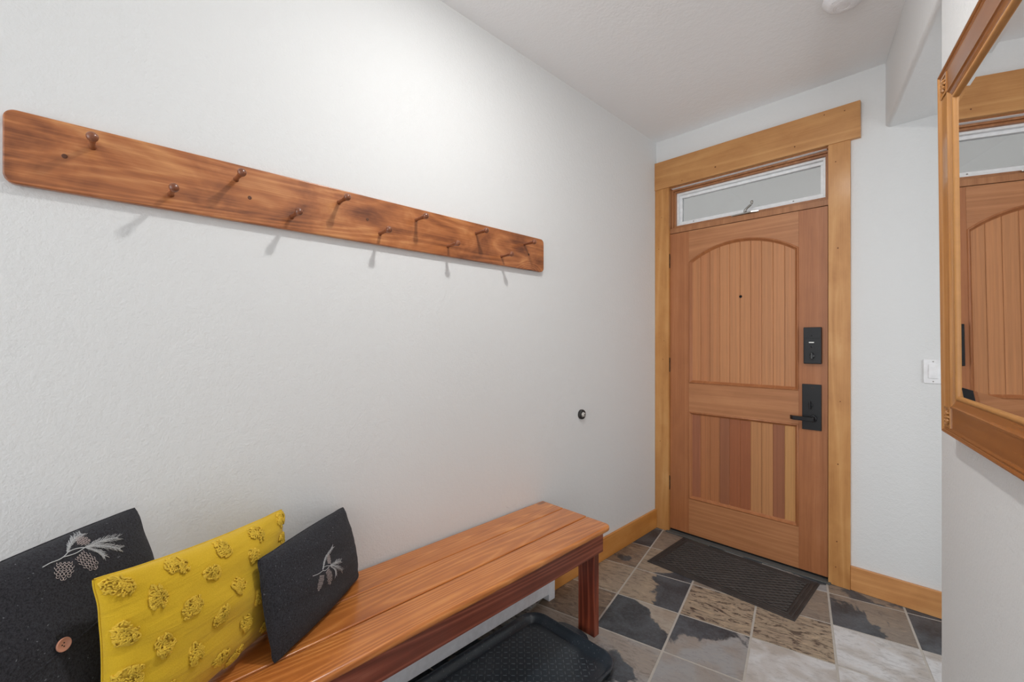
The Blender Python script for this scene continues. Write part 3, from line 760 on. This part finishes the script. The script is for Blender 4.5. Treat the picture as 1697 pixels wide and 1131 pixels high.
P1 = cushion('p1', 'cushion', 'charcoal wool cushion with a round copper button and pinecone embroidery, leftmost on the bench', M['wool'])
P2 = cushion('p2', 'cushion', 'mustard yellow cushion dotted with shaggy tufts', M['canvas'])
P3 = cushion('p3', 'cushion', 'smaller charcoal cushion with pale pine sprig leaning in front of the yellow one', M['wool'])

def spl(pts, n=8):
    out = []
    for i in range(len(pts)-1):
        p0 = pts[max(i-1, 0)]; p1 = pts[i]; p2 = pts[i+1]; p3 = pts[min(i+2, len(pts)-1)]
        for q in range(n):
            t = q/n; out.append(tuple(.5*((2*p1[m])+(-p0[m]+p2[m])*t+(2*p0[m]-5*p1[m]+4*p2[m]-p3[m])*t*t+(-p0[m]+3*p1[m]-3*p2[m]+p3[m])*t**3) for m in (0, 1)))
    out.append(pts[-1]); return out
def embroider(k, root, lines, needles, cones, asp, r0):
    rd = random.Random(5); b = MB()
    def draw(uvs, r, mi=0): b.tube([pil_pt(k, u, v, 1, .0012)-root.location for u, v in uvs], r, 4, mi)
    for L_ in lines: draw(spl(L_), r0)
    for L_, ln in needles:
        s = spl(L_, 9); draw(s, r0*.75)
        for i in range(1, len(s)-1):
            tx, ty = s[i+1][0]-s[i-1][0], (s[i+1][1]-s[i-1][1])/asp; m = math.hypot(tx, ty) or 1; tx /= m; ty /= m
            f = .35+.65*min(1, i/len(s)*2.2)
            for sd_ in (-1, 1):
                for rep in range(1):
                    a = rd.uniform(.45, .8)*sd_; l = ln*f*rd.uniform(.7, 1.1)
                    dx, dy = tx*math.cos(a)-ty*math.sin(a), tx*math.sin(a)+ty*math.cos(a)
                    p = s[i]; draw([p, (p[0]+dx*l*.55, p[1]+dy*l*.55*asp), (p[0]+dx*l+tx*l*.2, p[1]+(dy*l+ty*l*.2)*asp)], r0*.33)
    for (c, ax_end, wd_) in cones:       # base end, tip end, half width: rows of open scales
        tx, ty = ax_end[0]-c[0], (ax_end[1]-c[1])/asp; m = math.hypot(tx, ty); tx /= m; ty /= m; px, py = -ty, tx
        rows = 8
        for rI in range(rows):
            f = (rI+.4)/rows; hw = wd_*math.sin(PI*min(1, .16+f*.84))**.6
            ns = max(2, int(round(hw/wd_*5)))
            for q in range(ns):
                o_ = (q-(ns-1)/2)/max(1, (ns-1)/2)*hw*.85 if ns > 1 else 0
                if rI % 2: o_ *= .8
                cu, cv = c[0]+tx*m*f+px*o_, c[1]/asp+ty*m*f+py*o_
                s = m/rows*.85; pts = []
                for z_ in range(7):
                    aa = -1.9+3.8*z_/6; ex, ey = math.cos(aa)*s*.75, math.sin(aa)*hw/ns*.95
                    pts.append((cu+tx*ex+px*(ey+o_*.1), (cv+ty*ex+py*(ey+o_*.1))*asp))
                draw(pts, r0*.5, 1)
    return b.build('embroidery', [M['thread_pale'], M['thread_taupe']], root)
e = embroider('p1', P1, [[(-.047, .824), (.013, .829), (.074, .823), (.119, .83), (.16, .848)], [(.117, .827), (.169, .816), (.222, .812), (.296, .823)], [(.167, .851), (.211, .853), (.26, .841), (.306, .821)]],
    [([(.16, .848), (.201, .89), (.248, .924), (.302, .948), (.369, .963)], .045), ([(.296, .823), (.365, .82), (.438, .817), (.509, .805), (.603, .774)], .058), ([(.306, .821), (.377, .798), (.444, .758), (.511, .706), (.572, .656)], .058), ([(.303, .815), (.349, .768), (.385, .716), (.404, .661)], .046)],
    [((.103, .785), (.037, .632), .066), ((.223, .79), (.30, .583), .056), ((.281, .918), (.374, .868), .042)], 1.08, .0011)
e['label'] = 'pale embroidered pine branch with three cones'
e = embroider('p3', P3, [[(-.374, .163), (-.268, .125), (-.172, .119)], [(-.172, .119), (-.113, .083), (-.021, .096)], [(-.132, .159), (-.073, .149), (.005, .094)]],
    [([(-.168, .134), (-.112, .192), (-.056, .259), (.028, .321), (.111, .361), (.177, .405)], .042), ([(.006, .1), (.109, .07), (.163, .054), (.265, .001)], .055), ([(.005, .094), (.086, .031), (.164, -.075), (.261, -.216)], .055), ([(.001, .079), (.061, -.018), (.087, -.101), (.093, -.193)], .046)],
    [((-.213, .058), (-.291, -.223), .05), ((-.09, .07), (-.03, -.295), .05), ((.008, .135), (.067, .32), .036)], 1.6, .0008)
e['label'] = 'pale embroidered pine sprig'
# flap edge, button and button hole of the left cushion
b = MB(); fl_ = [(-.97, -.10), (-.7, -.056), (-.356, .007), (-.2, .038), (.014, .086), (.3, .14), (.6, .19), (.97, .25)]
b.tube([pil_pt('p1', u, v, 1, -.0005)-P1.location for u, v in spl(fl_, 10)], .0026, 6); b.build('flap_edge', M['wool'], P1)
bc = pil_pt('p1', -.123, .112, 1, .003)-P1.location
nrm = ((pil_pt('p1', -.07, .112)-pil_pt('p1', -.17, .112)).cross(pil_pt('p1', -.123, .16)-pil_pt('p1', -.123, .06))).normalized()
if nrm.x < 0: nrm = -nrm
ea = nrm.orthogonal().normalized(); eb = nrm.cross(ea)
b = MB(); b.lathe([(-.001, .0115), (.002, .0125), (.0035, .0120), (.0035, .0105), (.0025, .0098), (.0025, .001)], lambda a, p, q: bc+nrm*a+ea*p+eb*q, 28)
btn = b.build('button', M['copper'], P1)
btn['label'] = 'round copper brown button'
b = MB()
for s1, s2 in ((-1, -1), (1, 1), (-1, 1)):
    b.lathe([(.0022, .0013), (.0030, .0012)], lambda a, p, q: bc+nrm*a+ea*(p+s1*.0022)+eb*(q+s2*.0022), 8)
b.build('thread', M['dark'], btn)
b = MB(); b.tube([pil_pt('p1', -.147+.004*q, .211-.022*q, 1, .001)-P1.location for q in range(4)], .0014, 6); b.build('buttonhole', M['dark'], P1)
# tufts of the yellow cushion
TU = [(-.895, .878), (-.673, .608), (-.423, .31), (-.447, .885), (-.177, .619), (.016, .876), (.469, .851), (.333, .568), (.917, .877), (.873, .533), (.096, .251), (-.147, -.025), (-.913, .347), (-.664, .021),
      (-.397, -.304), (.178, -.412), (-.107, -.651), (.096, -.851), (.52, -.75), (-.899, -.127), (.36, -.118), (.62, .20), (-.66, -.55), (-.40, -.86), (-.90, -.62)]
for k, (cu, cv) in enumerate(TU):
    rd = random.Random(k); b = MB()
    ru, rv = .088*rd.uniform(.9, 1.1), .125*rd.uniform(.9, 1.1); ph = rd.uniform(0, 6)
    shp = lambda a: 1+.16*math.sin(2*a+ph)+.10*math.sin(3*a+2*ph)
    cl_ = lambda x_: max(-.985, min(.985, x_))
    vs = [pil_pt('p2', cl_(cu), cl_(cv), 1, .0035)-P2.location]; NR, NA = 4, 20
    for i in range(1, NR+1):
        for j in range(NA):
            a = 2*PI*j/NA; rad = i/NR*.97*shp(a)
            vs.append(pil_pt('p2', cl_(cu+rad*math.cos(a)*ru), cl_(cv+rad*math.sin(a)*rv), 1, (.0018+rd.uniform(-.0010, .0010)) if i < NR else -.0008)-P2.location)
    fs = [(0, 1+j, 1+(j+1) % NA) for j in range(NA)]+[(1+(i-1)*NA+j, 1+i*NA+j, 1+i*NA+(j+1) % NA, 1+(i-1)*NA+(j+1) % NA) for i in range(1, NR) for j in range(NA)]
    b.add(vs, fs, 0, True)
    for s in range(26):
        a = rd.uniform(0, 2*PI); rad = math.sqrt(rd.random())*.85; x, y = rad*math.cos(a)*shp(a), rad*math.sin(a)*shp(a); hd = rd.uniform(0, 2*PI); pts = []
        for q in range(11):
            hd += rd.uniform(-1.3, 1.3); x += .13*math.cos(hd); y += .13*math.sin(hd)
            rr_ = math.hypot(x, y); lim = shp(math.atan2(y, x))
            if rr_ > lim: x *= lim/rr_; y *= lim/rr_; hd += 2
            u = max(-.985, min(.985, cu+x*ru)); v = max(-.985, min(.985, cv+y*rv))
            pts.append(pil_pt('p2', u, v, 1, .0020+.0060*(1-(rr_/1.25)**2)*abs(math.sin(q*1.3+s)))-P2.location)
        b.tube(pts, .0020, 5)
    b.build('tuft', M['tuft'], P2)
